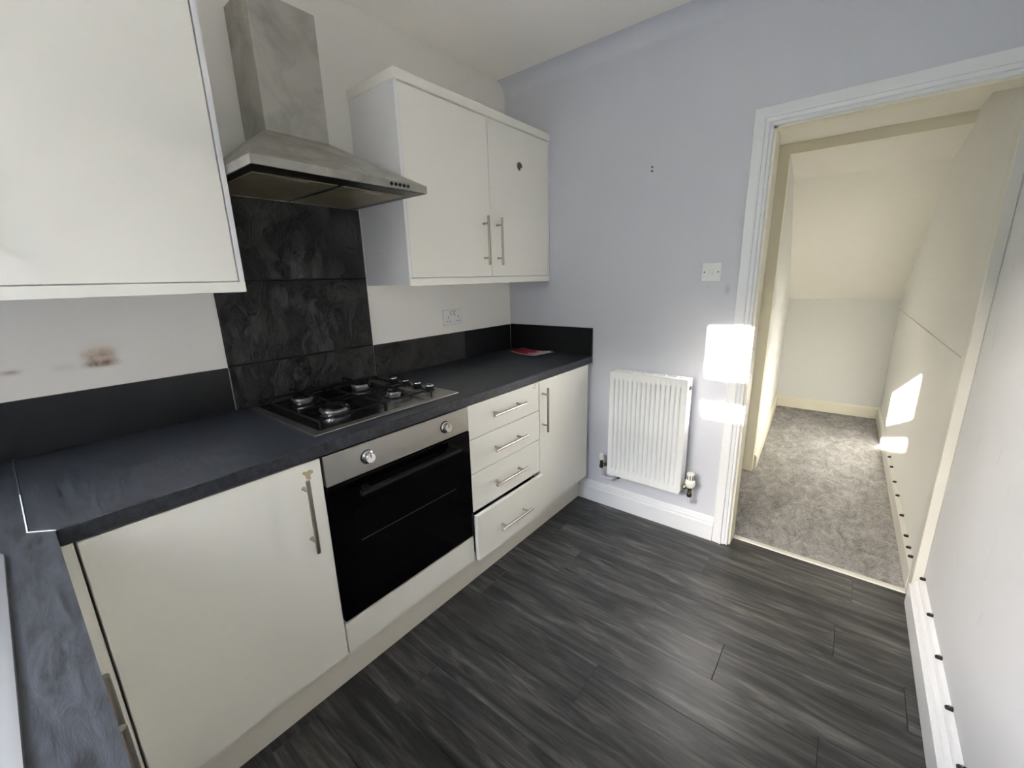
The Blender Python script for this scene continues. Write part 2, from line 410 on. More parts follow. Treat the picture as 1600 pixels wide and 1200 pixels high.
# ------------------------------------------------------------------ setting: hall under the stairs
struct(box('floor_hall', 'carpet_grey', None, 1.20, 2.20, .10, 2.95, -.06, .004, bev=0), 'mottled grey hall carpet', 'carpet')
HL0, HL1 = (1.345, 1.03), (1.245, 2.845)
HR0, HR1 = (2.104, .10), (2.066, 2.845)
struct(box('wall_hall_lobby', 'hall_cream', None, 1.17, 1.285, .10, .98, 0, 2.2, bev=0), 'cream side wall just inside the doorway', 'wall')
struct(obj('wall_hall_left', BM(lambda b: prism(b, [HL0, HL1, (1.15, 2.845), (1.15, 1.03)], 0, 2.2)), 'hall_paint'), 'white hall wall opposite the sunlit patch', 'wall')
def hr_x(y): return HR0[0] + (HR1[0]-HR0[0])*(y-HR0[1])/(HR1[1]-HR0[1])
def hall_right(b):
    prism(b, [HR0, HR1, (2.2, 2.845), (2.2, .10)], 0, 1.012)
    prism(b, [(HR0[0], .10), HR1, (2.2, 2.845), (2.2, .10)], 1.021, 2.2)
    prism(b, [(HR0[0]+.008, .10), (HR1[0]+.008, 2.845), (2.21, 2.845), (2.21, .10)], 1.0, 1.03)
struct(obj('wall_hall_right', BM(hall_right), 'hall_paint'), 'boarded white hall wall with a joint line and sun patches', 'wall')
struct(box('wall_hall_end', 'hall_paint', None, 1.15, 2.2, 2.845, 2.95, 0, 2.2, bev=0), 'low white wall at the end of the hall', 'wall')
def soffit(b):
    prism(b, [(2.95, 1.03), (2.846, 1.097), (1.50, 1.962), (1.03, 2.022), (1.03, 2.2), (2.95, 2.2)], 1.15, 2.2, 'x')
struct(obj('ceiling_hall', BM(soffit), 'hall_cream'), 'cream sloping underside of the stairs over the hall', 'ceiling')
struct(box('ceiling_lobby', 'hall_cream', None, 1.17, 2.2, .10, .98, 2.078, 2.2, bev=0), 'cream flat ceiling just inside the doorway', 'ceiling')
def frame2(b):
    bx(b, 1.17, 1.345, .98, 1.03, 0, 2.2); bx(b, 1.345, 2.2, .98, 1.03, 2.022, 2.2)
struct(obj('trim_2', BM(frame2), 'hall_trim_gloss'), 'cream inner door frame partway down the hall', 'door frame')
# right jamb board seen on edge
def jamb(b):
    bx(b, 2.090, XR-.0005, .02, .0995, 0, 1.83, .002); bx(b, 2.104, XR-.0005, .022, .0995, 1.8305, DZ1-.011)
struct(obj('trim_3', BM(jamb), 'hall_trim_white'), 'tall cream jamb board at the end of the right wall', 'trim')
def sk_line(b, p0, p1, side, h=.112, t=.016):
    (x0, y0), (x1, y1) = p0, p1; d = Vector((x1-x0, y1-y0)).normalized(); n = Vector((d.y, -d.x))*side
    prof = [(0, 0), (t, 0), (t, h*.84), (t*.55, h*.95), (0, h)]
    loft(b, [[(x0+n.x*u, y0+n.y*u, v) for u, v in prof], [(x1+n.x*u, y1+n.y*u, v) for u, v in prof]])
struct(obj('baseboard_hall_left', BM(lambda b: sk_line(b, HL0, HL1, 1)), 'hall_trim_gloss'), 'cream skirting board along the left hall wall', 'skirting')
struct(obj('baseboard_hall_end', BM(lambda b: sk_line(b, (1.25, 2.845), (2.066, 2.845), 1)), 'hall_trim_gloss'), 'cream skirting board across the end of the hall', 'skirting')
struct(obj('baseboard_hall_right', BM(lambda b: sk_line(b, (HR0[0], .10), HR1, -1)), 'hall_trim_white'), 'cream skirting board along the right hall wall', 'skirting')

# ------------------------------------------------------------------ window over the sink (behind the camera, source of the daylight)
YW0, YW1 = -2.985, -2.925
def wframe(b):
    bx(b, WX0, .305, YW0, YW1, WZ0, WZ1); bx(b, .876, .931, YW0, YW1, WZ0, WZ1); bx(b, 1.545, WX1, YW0, YW1, WZ0, WZ1)
    for a0, a1 in ((.305, .876), (.931, 1.545)):  # right-hand panes added to let more sky light into the room
        bx(b, a0, a1, YW0, YW1, WZ0, 1.07); bx(b, a0, a1, YW0, YW1, 2.093, WZ1); bx(b, a0, a1, YW0, YW1, 1.718, 1.833)
WIN = struct(obj('window_1', BM(wframe), 'upvc'), 'white framed window with narrow top lights above the sink', 'window')
for a0, a1 in ((.305, .876), (.931, 1.545)):
    box('pane', 'window_glass', WIN, a0, a1, -2.957, -2.953, 1.07, 1.718, bev=0); box('pane', 'window_glass', WIN, a0, a1, -2.957, -2.953, 1.833, 2.093, bev=0)
box('window_sill', 'upvc', WIN, WX0-.03, WX1+.03, -2.925, YB+.02, WZ0-.022, WZ0, bev=.004)
struct(box('ground', 'ground_slab', None, -7, 9, -16, YB-.25, -.2, -.12, bev=0), 'paved yard outside the window', 'ground')
def sun_blocker_shape(b):
    bx(b, -7, 9, -9.25, -9.0, -.12, 3.60); bx(b, -7, -.973, -9.28, -8.97, 3.60, 3.655); bx(b, -.973, 9, -9.25, -9.0, 3.60, 4.35)
struct(box('wall_sky_blocker', 'blocker_dark', None, 2.4, 2.6, -9.0, -3.02, -.12, 4.3, bev=0), 'added dark blocker outside the window against side sky light', 'wall')  # added outside to keep side sky light off the left wall cupboard
struct(obj('wall_sun_blocker', BM(sun_blocker_shape), 'blocker_render'), 'unseen blocker outside the window shaped to cut the sun', 'wall')  # unseen blocker: top edge cuts the sun, taller part shades the right panes

# ------------------------------------------------------------------ wall tiles (parts of the walls)
def tile(y0, y1, z0, z1, mat='slate_tile'):
    return box('tile', mat, WALL_LEFT, 0, .009, y0+.002, y1-.002, z0+.0015, z1-.0015, bev=.001)
TY0, TY1 = -1.642, -1.041
for (a, c) in ((1.0765, 1.3745), (1.3785, 1.6765)): tile(TY0, TY1, a, c)
tile(TY0, TY1, WT-.0012, 1.0715)
tile(TY1+.002, -.434, WT-.0012, 1.0725); tile(-.432, -.014, WT-.0012, 1.0725, 'upstand_tile')
tile(-2.242, TY0-.003, WT-.0012, 1.0725, 'upstand_tile'); tile(YB+.01, -2.246, WT-.0012, 1.0725, 'upstand_tile')
box('grout', 'grout', WALL_LEFT, 0, .004, TY0, TY1, WT+.0003, 1.677, bev=0)
box('grout', 'grout_pale', WALL_LEFT, 0, .008, TY0-.0035, TY0-.0005, WT+.0003, 1.07, bev=0)
box('tile', 'upstand_tile', WALL_FAR, .010, WD-.001, -.012, 0, WT+.0003, 1.074, bev=.001, label='plain black upstand')

# ------------------------------------------------------------------ worktops
def wt_main(b):
    prism(b, [(.0, -2.1905), (.574, -2.1905), (.607, -2.1565), (WD, -.002), (0, -.002)], WH, WT, 'z', .0025)
WK = thing('worktop', 'black slate-effect worktop running under the hob to the end wall', 'worktop', (.3, -1.1, WH))
obj('slab', BM(wt_main), 'worktop_laminate', WK)
SK_X0, SK_X1, SK_Y0, SK_Y1 = .628, 1.50, -2.69, -2.221
def wt_ret(b):
    # return run, cut out round the sink bowl (one outline with a slit to the cut-out behind the sink)
    prism(b, [(0, YB), (XR, YB), (XR, -2.45), (1.48, -2.45), (1.48, -2.66), (.66, -2.66), (.66, -2.2505), (1.48, -2.2505), (1.48, -2.4495),
              (XR, -2.4495), (XR, -2.1575), (.609, -2.1575), (.575, -2.1925), (0, -2.1925)], WH, WT, 'z')
WR = thing('worktop', 'black slate-effect worktop holding the sink, joined to the hob run', 'worktop', (1.0, -2.45, WH))
obj('slab', BM(wt_ret), 'worktop_laminate', WR)
def seam(b):
    bx(b, .33, .5745, -2.1925, -2.1905, WT-.002, WT+.0008)
    prism(b, [(.574, -2.1925), (.6085, -2.1582), (.6085, -2.1562), (.574, -2.1903)], WT-.002, WT+.0008)
obj('joint_filler', BM(lambda b: bx(b, .012, .33, -2.1924, -2.1906, WT-.004, WT+.0003)), 'filler_grey', WR)
obj('joint_sealant', BM(seam), 'sealant_white', WR, label='white sealant line in the worktop corner joint')

# ------------------------------------------------------------------ base units
def bar_handle(b, c, along, out, L=.228, r=.006, stand=.034, inset=.034):
    """T-bar handle: c = centre on the door face, along/out unit vectors"""
    c = Vector(c); al = Vector(along); ou = Vector(out)
    m = c + ou*stand
    lathe(b, [(r*.85, 0), (r, .001), (r, L-.001), (r*.85, L)], m - al*(L/2), al, 14)
    for s in (-1, 1):
        q = c + al*s*(L/2-inset); lathe(b, [(.0062, 0), (.0045, .004), (.0045, stand)], q, ou, 10)
BASE_G = 'white base units under the worktops'
def base_unit(name, label, y0, y1):
    t = thing(name, label, 'cabinet', (.3, (y0+y1)/2, PZ), BASE_G)
    def carc(b):
        a0, a1 = .02, DF-.022
        bx(b, a0, a1, y0, y0+.017, PZ, WH-.001); bx(b, a0, a1, y1-.017, y1, PZ, WH-.001)
        bx(b, a0, a1, y0+.017, y1-.017, PZ, PZ+.017); bx(b, a0, a0+.01, y0+.017, y1-.017, PZ+.017, WH-.001)
        bx(b, a1-.09, a1, y0+.017, y1-.017, WH-.018, WH-.001)
    obj('carcass', BM(carc), 'cabinet_carcass', t)
    return t
G = .0015
# cupboard against the end wall
t = base_unit('base_cabinet', 'white base cupboard with upright bar handle against the end wall', -.537, -.040)
d = box('door', 'cabinet_gloss', t, DF-.019, DF, -.537+G, -.046, PZ, WH-.004, bev=.0015)
obj('handle', BM(lambda b: bar_handle(b, (DF, -.510, .722), (0, 0, 1), (1, 0, 0))), 'bar_steel', d, smooth=True, label='satin steel bar handle')
box('filler_strip', 'cabinet_carcass', t, DF-.045, DF-.027, -.039, -.003, PZ, WH-.002)
# drawers
t = base_unit('drawer_unit', 'white four-drawer unit beside the oven with bottom drawer slightly open', -1.034, -.538)
for z0, z1, ox, hz in ((.724, WH-.004, 0, .803), (.571, .7215, 0, .644), (.396, .5685, 0, .482), (PZ+.001, .386, .024, .272)):
    dr = box('drawer', 'cabinet_gloss', t, DF-.019+ox, DF+ox, -1.034+G, -.538-G, z0, z1, bev=.0015)
    obj('handle', BM(lambda b: bar_handle(b, (DF+ox, -.795, hz), (0, 1, 0), (1, 0, 0))), 'bar_steel', dr, smooth=True, label='satin steel bar handle')
    if ox:
        def dbox(b):
            bx(b, .12, DF-.019+ox, -1.010, -.998, z0+.02, z1-.03); bx(b, .12, DF-.019+ox, -.574, -.562, z0+.02, z1-.03); bx(b, .12, DF-.02+ox, -.998, -.574, z0+.02, z0+.03)
        obj('drawer_box', BM(dbox), 'aluminium', dr, label='metal sides of the open drawer')
def ring_mark(b):
    lathe(b, [(.011, 0), (.011, .0006), (.008, .0006), (.008, 0)], (DF-.0002, -.575, .853), (1, 0, 0), 20)
obj('ring_mark', BM(ring_mark), 'mark_grey', t, label='small grey ring mark on the top drawer')
# cupboard left of the oven
t = base_unit('base_cabinet', 'large white base cupboard with bar handle between oven and corner', -2.137, -1.636)
d = box('door', 'cabinet_gloss', t, DF-.019, DF, -2.137+G, -1.636-G, PZ, WH-.004, bev=.0015)
obj('handle', BM(lambda b: bar_handle(b, (DF, -1.694, .717), (0, 0, 1), (1, 0, 0))), 'bar_steel', d, smooth=True, label='satin steel bar handle')
def chip(b):
    pts = []
    for i in range(16):
        a = 2*math.pi*i/16; r = .012*(1+.35*math.sin(3*a)+.2*math.sin(5*a+1)); pts.append((-1.676+r*math.cos(a), .834+r*1.15*math.sin(a)))
    prism(b, pts, DF-.0003, DF+.0004, 'x')
obj('worn_patch', BM(chip), 'mark_tan', d, label='tan worn patch above the handle')
box('corner_post', 'cabinet_gloss', t, DF-.030, DF-.004, -2.172, -2.1405, PZ, WH-.002)
# oven housing
t = base_unit('oven_housing', 'white housing under the built-in oven with a plain lower panel', -1.6345, -1.0355)
bpy.data.objects.remove(t.children[0])
def hous(b):
    bx(b, .02, DF-.022, -1.6345, -1.6255, PZ, .286); bx(b, .02, DF-.022, -1.0445, -1.0355, PZ, .286); bx(b, .02, DF-.022, -1.6255, -1.0445, PZ, PZ+.017); bx(b, .02, DF-.022, -1.6255, -1.0445, .270, .286)
obj('carcass', BM(hous), 'cabinet_carcass', t)
box('filler_panel', 'cabinet_gloss', t, DF-.019, DF, -1.633, -1.037, PZ, .286, bev=.0015)
# plinth
tag(box('plinth', 'plinth_white', None, .519, .537, -2.20, -.021, 0, PZ-.001), 'long white kickboard under the hob-side units', 'plinth')

# sink-side units
def sink_unit(name, label, x0, x1, doors):
    t = thing(name, label, 'cabinet', ((x0+x1)/2, -2.47, PZ), BASE_G); yf = -2.19
    def carc(b):
        bx(b, x0, x0+.017, YB+.02, yf-.022, PZ, WH-.001); bx(b, x1-.017, x1, YB+.02, yf-.022, PZ, WH-.001); bx(b, x0+.017, x1-.017, YB+.02, yf-.022, PZ, PZ+.017)
    obj('carcass', BM(carc), 'cabinet_carcass', t)
    for a, c, hx in doors:
        d = box('door', 'cabinet_gloss', t, a+G, c-G, yf-.019, yf, PZ, WH-.004, bev=.0015)
        obj('handle', BM(lambda b: bar_handle(b, (hx, yf, .716), (0, 0, 1), (0, 1, 0))), 'bar_steel', d, smooth=True, label='satin steel bar handle')
    return t
sink_unit('base_cabinet', 'white two-door base cupboard under the sink', .606, 1.502, ((.606, 1.054, .997), (1.054, 1.502, 1.111)))
sink_unit('base_cabinet', 'white base cupboard between the sink unit and right wall', 1.504, 2.06, ((1.504, 2.06, 1.56),))
tag(box('plinth', 'plinth_white', None, .54, 2.08, -2.262, -2.244, 0, PZ-.001), 'white kickboard under the sink-side units', 'plinth')

# ------------------------------------------------------------------ oven
OY0, OY1 = -1.6325, -1.0335
ov = thing('built_in_oven', 'black glass built-in oven with steel control panel and two knobs', 'oven', (.33, -1.333, .292))
box('body', 'dark_gap', ov, .06, DF-.03, -1.622, -1.048, .292, WH-.006)
box('control_panel', 'steel_brushed', ov, DF-.028, DF+.004, OY0+.002, OY1-.002, .771, WH-.003, bev=.002)
for ky in (-1.490, -1.1585):
    def knob(b):
        lathe(b, [(.0215, 0), (.0215, .004), (.0175, .006), (.0170, .020), (.0150, .0225), (.0, .0225)], (DF+.004, ky, .822), (1, 0, 0), 28)
    kn = obj('knob', BM(knob), 'chrome', ov, smooth=True, label='chrome control knob')
    bx_ = BM(lambda b: bx(b, DF+.026, DF+.0272, ky-.0010, ky+.0010, .824, .836)); obj('pointer', bx_, 'plastic_dark', kn)
    obj('collar', BM(lambda b: lathe(b, [(.0235, 0), (.0235, .003), (.0215, .003), (.0, .003)], (DF+.0035, ky, .822), (1, 0, 0), 28)), 'plastic_dark', kn, smooth=True)
od = box('oven_door', 'oven_glass', ov, DF-.026, DF+.006, OY0+.001, OY1-.001, .296, .768, bev=.0025)
box('viewing_window', 'oven_glass_inner', od, DF+.0055, DF+.0066, -1.560, -1.110, .352, .664, bev=0)
for z in (.552,):
    obj('shelf_rail', BM(lambda b: tube(b, [(DF+.0064, -1.545, z), (DF+.0064, -1.125, z)], .0006, 6)), 'bar_steel', od)
def ohandle(b):
    pr = [(.030, -.007), (.042, -.009), (.047, -.003), (.046, .006), (.038, .010), (.030, .007)]
    loft(b, [[(DF+.006+u, yy, .730+v) for u, v in pr] for yy in (-1.548, -1.544, -1.128, -1.124)])
    for yy in (-1.515, -1.157): bx(b, DF+.005, DF+.038, yy-.010, yy+.010, .724, .736, .001)
obj('door_handle', BM(ohandle), 'iron_black', od, smooth=True, label='black bar handle across the oven door')

# ------------------------------------------------------------------ gas hob
hob = thing('gas_hob', 'dark steel four-burner gas hob set in the black worktop', 'hob', (.285, -1.312, WT))
HX0, HX1, HY0, HY1 = .030, .541, -1.612, -1.014
def plate(b):
    bx(b, HX0, HX1, HY0, HY1, WT+.0003, WT+.006, .003, 2)
obj('rim', BM(plate), 'steel_brushed', hob)
def pan(b):
    bx(b, HX0+.022, HX1-.026, HY0+.026, HY1-.105, WT+.004, WT+.0072, .001)
obj('spill_tray', BM(pan), 'hob_steel', hob)
ZB = WT+.0072
burners = ((.372, -1.455, .050, .044), (.135, -1.455, .040, .036), (.372, -1.205, .028, .025), (.135, -1.205, .040, .036))
for bxx, byy, r, rc in burners:
    def dish(b): lathe(b, [(r*1.45, 0), (r*1.3, .0028), (r*1.05, .0015), (0, .0015)], (bxx, byy, ZB-.0004), (0, 0, 1), 36)
    o = obj('burner_dish', BM(dish), 'hob_steel', hob, smooth=True)
    def crown(b):
        lathe(b, [(r*.86, 0), (r*.9, .006), (r, .010), (r, .0165), (r*.92, .019), (0, .019)], (bxx, byy, ZB+.001), (0, 0, 1), 40)
    o = obj('burner_ring', BM(crown), 'aluminium', hob, smooth=True, label='bright aluminium burner ring')
    def cap(b): lathe(b, [(rc*.98, 0), (rc, .002), (rc, .006), (rc*.9, .009), (0, .010)], (bxx, byy, ZB+.0200), (0, 0, 1), 36)
    obj('burner_cap', BM(cap), 'enamel_black', hob, smooth=True)
ZG = ZB+.036
for ya, yb in ((-1.574, -1.337), (-1.331, -1.124)):
    ym = (ya+yb)/2
    def support(b):
        r = .0038; xa, xb = HX0+.034, HX1-.040
        for yy in (ya, yb):
            tube(b, fillet([(xa, yy, ZB+.001), (xa, yy, ZG-.012), (xb, yy, ZG-.012), (xb, yy, ZB+.001)], .018), r)
        for xx in (xa+.012, (xa+xb)/2, xb-.012):
            tube(b, [(xx, ya, ZG-.012), (xx, yb, ZG-.012)], r*.9)
        for cx in (.135, .372):
            for sgn, y0 in ((1, ya), (-1, yb)):
                tube(b, fillet([(cx, y0, ZG-.012), (cx, y0, ZG), (cx, ym-sgn*.030, ZG)], .012), r)
            for dx, sg in ((-.1, 1), (.1, -1)):
                tube(b, fillet([(cx+dx, ym, ZG-.012), (cx+dx, ym, ZG), (cx+sg*-.028, ym, ZG)], .010), r)
    obj('pan_support', BM(support), 'iron_black', hob, smooth=True, label='black wire pan support')
for kx in (.178, .262, .345, .424):
    def hk(b): lathe(b, [(.0195, 0), (.0190, .004), (.0165, .006), (.0175, .018), (.0165, .021)], (kx, -1.066, WT+.006), (0, 0, 1), 26)
    q = obj('knob', BM(hk), 'enamel_black', hob, smooth=True)
    def ht(b):
        lathe(b, [(.0166, 0), (.0172, .001), (.0165, .0035), (.0, .004)], (kx, -1.066, WT+.0272), (0, 0, 1), 26)
        bx(b, kx-.0165, kx+.0165, -1.0685, -1.0635, WT+.0302, WT+.0345, .001)
    obj('knob_top', BM(ht), 'chrome', q, smooth=True, label='chrome knob top')

# ------------------------------------------------------------------ cooker hood
HDY0, HDY1, HDX, HZ0, HZ1 = -1.6435, -1.053, .478, 1.668, 1.692
hd = thing('cooker_hood', 'stainless steel chimney cooker hood over the hob', 'cooker hood', (.2, -1.35, HZ0))
CHY0, CHY1, CHX, CHZ = -1.458, -1.240, .175, 1.853
def canopy(b):
    lip0 = [(.001, HDY0, HZ0), (HDX, HDY0, HZ0), (HDX, HDY1, HZ0), (.001, HDY1, HZ0)]
    lip1 = [(.001, HDY0, HZ1), (HDX, HDY0, HZ1), (HDX, HDY1, HZ1), (.001, HDY1, HZ1)]
    top = [(.001, CHY0, CHZ), (CHX, CHY0, CHZ), (CHX, CHY1, CHZ), (.001, CHY1, CHZ)]
    V = [[b.verts.new(p) for p in r] for r in (lip0, lip1, top)]
    for A, B in zip(V, V[1:]):
        for i in range(4): b.faces.new((A[i], A[(i+1) % 4], B[(i+1) % 4], B[i]))
    b.faces.new(V[2])
    # underside: rim with a recess for the filters
    inn0 = [(.030, HDY0+.022, HZ0), (HDX-.042, HDY0+.022, HZ0), (HDX-.042, HDY1-.022, HZ0), (.030, HDY1-.022, HZ0)]
    inn1 = [(p[0], p[1], HZ0+.012) for p in inn0]
    I = [[b.verts.new(p) for p in r] for r in (inn0, inn1)]
    for i in range(4):
        j = (i+1) % 4
        b.faces.new((V[0][i], V[0][j], I[0][j], I[0][i])); b.faces.new((I[0][i], I[0][j], I[1][j], I[1][i]))
    b.faces.new(I[1])
obj('canopy', BM(canopy), 'steel_smudged', hd)
box('chimney', 'steel_smudged', hd, .001, CHX, CHY0, CHY1, CHZ-.002, 2.252, bev=.002)
box('under_frame', 'enamel_black', hd, .034, HDX-.004, HDY0+.004, HDY1-.004, HZ0-.0016, HZ0-.0004, bev=0)
for a, c in ((HDY0+.030, -1.360), (-1.340, HDY1-.045)):
    f = box('grease_filter', 'filter_grease', hd, .040, HDX-.075, a, c, HZ0-.0055, HZ0-.0018, bev=.001, label='beige greasy mesh filter panel')
    box('filter_catch', 'steel_brushed', f, HDX-.105, HDX-.085, (a+c)/2-.035, (a+c)/2+.035, HZ0-.0075, HZ0-.0054, bev=.0005)
box('back_flange', 'chrome', hd, .022, .036, HDY0+.004, HDY1-.004, HZ0-.008, HZ0-.0004, bev=.0005)
for i in range(5):
    yb_ = -1.2075+.0172*i
    obj('button', BM(lambda b: lathe(b, [(.0058, 0), (.0058, .004), (.0046, .005), (0, .005)], (HDX-.0005, yb_, 1.681), (1, 0, 0), 14)), 'plastic_dark', hd, smooth=True)

# ------------------------------------------------------------------ wall cupboards
WC_G = 'white wall cupboards'
def wall_cup(label, y0, y1, split, doors, extra=None):
    t = thing('wall_cabinet', label, 'cabinet', (.15, (y0+y1)/2, 1.341), WC_G)
    zb, zt = 1.371, 2.091
    def carc(b):
        bx(b, .002, .286, y0, y0+.017, zb-.027, zt); bx(b, .002, .286, y1-.017, y1, zb-.027, zt)
        bx(b, .286, .309, y0, y0+.015, zb-.027, zt); bx(b, .286, .309, y1-.013, y1, zb-.027, zt)
        bx(b, .002, .286, y0+.017, y1-.017, zb, zb+.017); bx(b, .002, .286, y0+.017, y1-.017, zt-.017, zt); bx(b, .002, .01, y0+.017, y1-.017, zb+.017, zt-.017)
    obj('carcass', BM(carc), 'cabinet_carcass', t)
    box('light_rail', 'cabinet_gloss', t, .290, .3105, y0-.0005, y1+.0005, 1.3405, 1.370, bev=.001)
    box('cornice', 'cabinet_gloss', t, .002, .316, y0-.003, y1+.0005, zt+.001, 2.129, bev=.0015)
    for a, c, hy in doors:
        d = box('door', 'cabinet_gloss', t, .289, .308, a+G, c-G, zb+.002, zt-.003, bev=.0015)
        obj('handle', BM(lambda b: bar_handle(b, (.308, hy, 1.540), (0, 0, 1), (1, 0, 0), L=.226)), 'bar_steel', d, smooth=True, label='satin steel bar handle')
        if extra and extra[0] == (a, c):
            obj('round_disc', BM(lambda b: lathe(b, [(.0200, 0), (.0195, .002), (0, .0022)], (.3078, -.272, 1.921), (1, 0, 0), 28)), 'disc_grey', d, label='small dark grey round disc on the cupboard door')
            obj('disc_white_spot', BM(lambda b: lathe(b, [(.006, 0), (.0055, .001), (0, .0012)], (.3098, -.262, 1.910), (1, 0, 0), 14)), 'plastic_white', d)  # small raised white spot low on the grey disc
    return t
wall_cup('white two-door wall cupboard between cooker hood and end wall', -1.033, -.004, -.515, ((-1.018, -.515, -.567), (-.515, -.017, -.467)), extra=((-.515, -.017),))
wall_cup('white wall cupboard beside the hood above the stained wall', -2.690, -1.6465, -2.166, ((-2.166, -1.6615, -2.120), (-2.672, -2.166, -2.214)))

# ------------------------------------------------------------------ electrics
s = thing('double_socket', 'white double wall socket above the worktop upstand', 'socket', (.0, -.518, 1.117))
box('plate', 'plastic_white', s, 0, .009, -.591, -.445, 1.117, 1.203, bev=.003)
for yc in (-.555, -.481):
    for dy, dz, w_, h_ in ((0, .012, .004, .009), (-.011, -.010, .007, .004), (.011, -.010, .007, .004)):
        box('pin_slot', 'plastic_dark', s, .0085, .0094, yc+dy-w_/2, yc+dy+w_/2, 1.152+dz-h_/2-.004, 1.152+dz+h_/2-.004, bev=0)
for yc in (-.531, -.506):
    sw = box('rocker', 'plastic_white', s, .0085, .0125, yc-.007, yc+.007, 1.172, 1.192, bev=.001)
    box('gap', 'plastic_dark', sw, .0084, .0092, yc-.0085, yc+.0085, 1.1705, 1.1935, bev=0)
s = thing('light_switch', 'white single light switch beside the door frame', 'switch', (1.2145, 0, 1.321))
box('plate', 'plastic_white', s, 1.171, 1.258, -.010, 0, 1.321, 1.408, bev=.003)
obj('rocker', BM(lambda b: prism(b, [(-.0095, 1.352), (-.0155, 1.352), (-.0105, 1.378), (-.0095, 1.378)], 1.2065, 1.2225, 'x', .0008)), 'plastic_white', s)
for xx in (1.1845, 1.2445):
    obj('screw', BM(lambda b: lathe(b, [(.0032, 0), (.0032, .0006), (0, .0006)], (xx, -.0098, 1.3645), (0, -1, 0), 12)), 'plastic_dark', s)
for zz, ww in ((1.863, 'upper'), (1.845, 'lower')):
    tag(obj('wall_plug', BM(lambda b: lathe(b, [(.0045, 0), (.0045, .003), (.0025, .003), (.0, .001)], (.906, .0005, zz), (0, -1, 0), 12)), 'clip_black'),
        ww + ' of two tiny dark fixing plugs in the bare end wall above the radiator', 'wall plug', 'dark wall plugs above the radiator')

# ------------------------------------------------------------------ radiator
rd = thing('radiator', 'white ribbed panel radiator on the end wall below the switch', 'radiator', (.97, -.05, .20))
RX0, RX1, RZ0, RZ1, RY = .768, 1.171, .252, .858, -.100
def rfront(b):
    NR = 15; x0, x1 = .783, 1.157; p = (x1-x0)/NR
    xs = [RX0]
    prof = [(0, 0), (.20, .04), (.30, .16), (.36, .55), (.42, 1), (.54, 1), (.60, .55), (.66, .16), (.76, .04), (.90, 0)]
    cols = [(RX0, 0), (RX0+.003, 0)] + [(x0+p*(i+u), h) for i in range(NR) for u, h in prof] + [(x1, 0), (RX1-.003, 0), (RX1, 0)]
    zs = [(RZ0, 0), (RZ0+.034, 0), (RZ0+.040, .35), (RZ0+.050, 1), (RZ1-.050, 1), (RZ1-.040, .35), (RZ1-.034, 0), (RZ1, 0)]
    g = [[b.verts.new((x, RY + .0160*h*k, z)) for x, h in cols] for z, k in zs]   # pressed channels set back
    for a, c in zip(g, g[1:]):
        for i in range(len(cols)-1): b.faces.new((a[i], a[i+1], c[i+1], c[i]))
    gb = [b.verts.new((x, RY+.018, z)) for x, z in ((RX0, RZ0), (RX1, RZ0), (RX1, RZ1), (RX0, RZ1))]
    b.faces.new(gb)
    b.faces.new([*g[0], gb[1], gb[0]]); b.faces.new([*g[-1], gb[2], gb[3]])
    b.faces.new([r[0] for r in g] + [gb[3], gb[0]]); b.faces.new([r[-1] for r in g] + [gb[2], gb[1]])
obj('front_panel', BM(rfront), 'radiator_white', rd, smooth=True, angle=60)
for a, c in ((RX0-.001, RX0+.004), (RX1-.003, RX1+.006)):
    box('side_panel', 'radiator_white', rd, a, c, RY-.0015, -.030, RZ0+.012, RZ1+.002, bev=.0012)
def grille(b):
    bx(b, RX0+.002, RX1, RY, RY+.010, RZ1-.001, RZ1+.002); bx(b, RX0+.002, RX1, -.042, -.030, RZ1-.001, RZ1+.002)
    n = 7
    for i in range(n+1):
        x = RX0+.004+(RX1-RX0-.014)*i/n; bx(b, x, x+.006, RY+.010, -.042, RZ1-.001, RZ1+.002)
    for i in range(1, 4): yq = RY+.010+(.048)*i/4; bx(b, RX0+.01, RX1-.006, yq-.0045, yq+.0045, RZ1-.003, RZ1)
obj('top_grille', BM(grille), 'radiator_white', rd)
def conv(b):
    n = 40
    for i in range(n): x = RX0+.02+(RX1-RX0-.04)*i/(n-1); bx(b, x-.0008, x+.0008, -.080, -.036, RZ0+.06, RZ1-.012)
obj('convector_fins', BM(conv), 'radiator_white', rd)
box('wall_bracket', 'radiator_white', rd, .85, .88, -.081, 0, .35, .80); box('wall_bracket', 'radiator_white', rd, 1.06, 1.09, -.081, 0, .35, .80)
obj('vent_plug', BM(lambda b: lathe(b, [(.011, 0), (.011, .006), (.006, .008), (0, .008)], (RX1+.005, -.065, .815), (1, 0, 0), 14)), 'brass_dull', rd, smooth=True)
vy = -.062
def trv_body(b):
    lathe(b, [(.010, 0), (.013, .004), (.013, .018), (.010, .022), (.009, .045)], (1.214, vy, .236), (0, 0, 1), 16)
    tube(b, [(1.170, vy, .285), (1.214, vy, .285)], .007, 12); lathe(b, [(.0125, 0), (.0125, .012), (.008, .014)], (1.183, vy, .285), (1, 0, 0), 6)
v = obj('thermostatic_valve', BM(trv_body), 'brass_dull', rd, smooth=True)
def trv_head(b):
    lathe(b, [(.017, 0), (.020, .006), (.0245, .014), (.0250, .030), (.0235, .036), (.0185, .042), (.0190, .070), (.0175, .078), (.012, .081), (0, .081)], (1.214, vy, .290), (0, 0, 1), 28)
h = obj('valve_head', BM(trv_head), 'valve_plastic', v, smooth=True, label='ivory thermostatic head')
def slots(b):
    for i in range(9):
        a = 2*math.pi*i/9; bx(b, 1.214+.0185*math.cos(a)-.0018, 1.214+.0185*math.cos(a)+.0018, vy+.0185*math.sin(a)-.0018, vy+.0185*math.sin(a)+.0018, .336, .360)
obj('head_slots', BM(slots), 'clip_black', h)
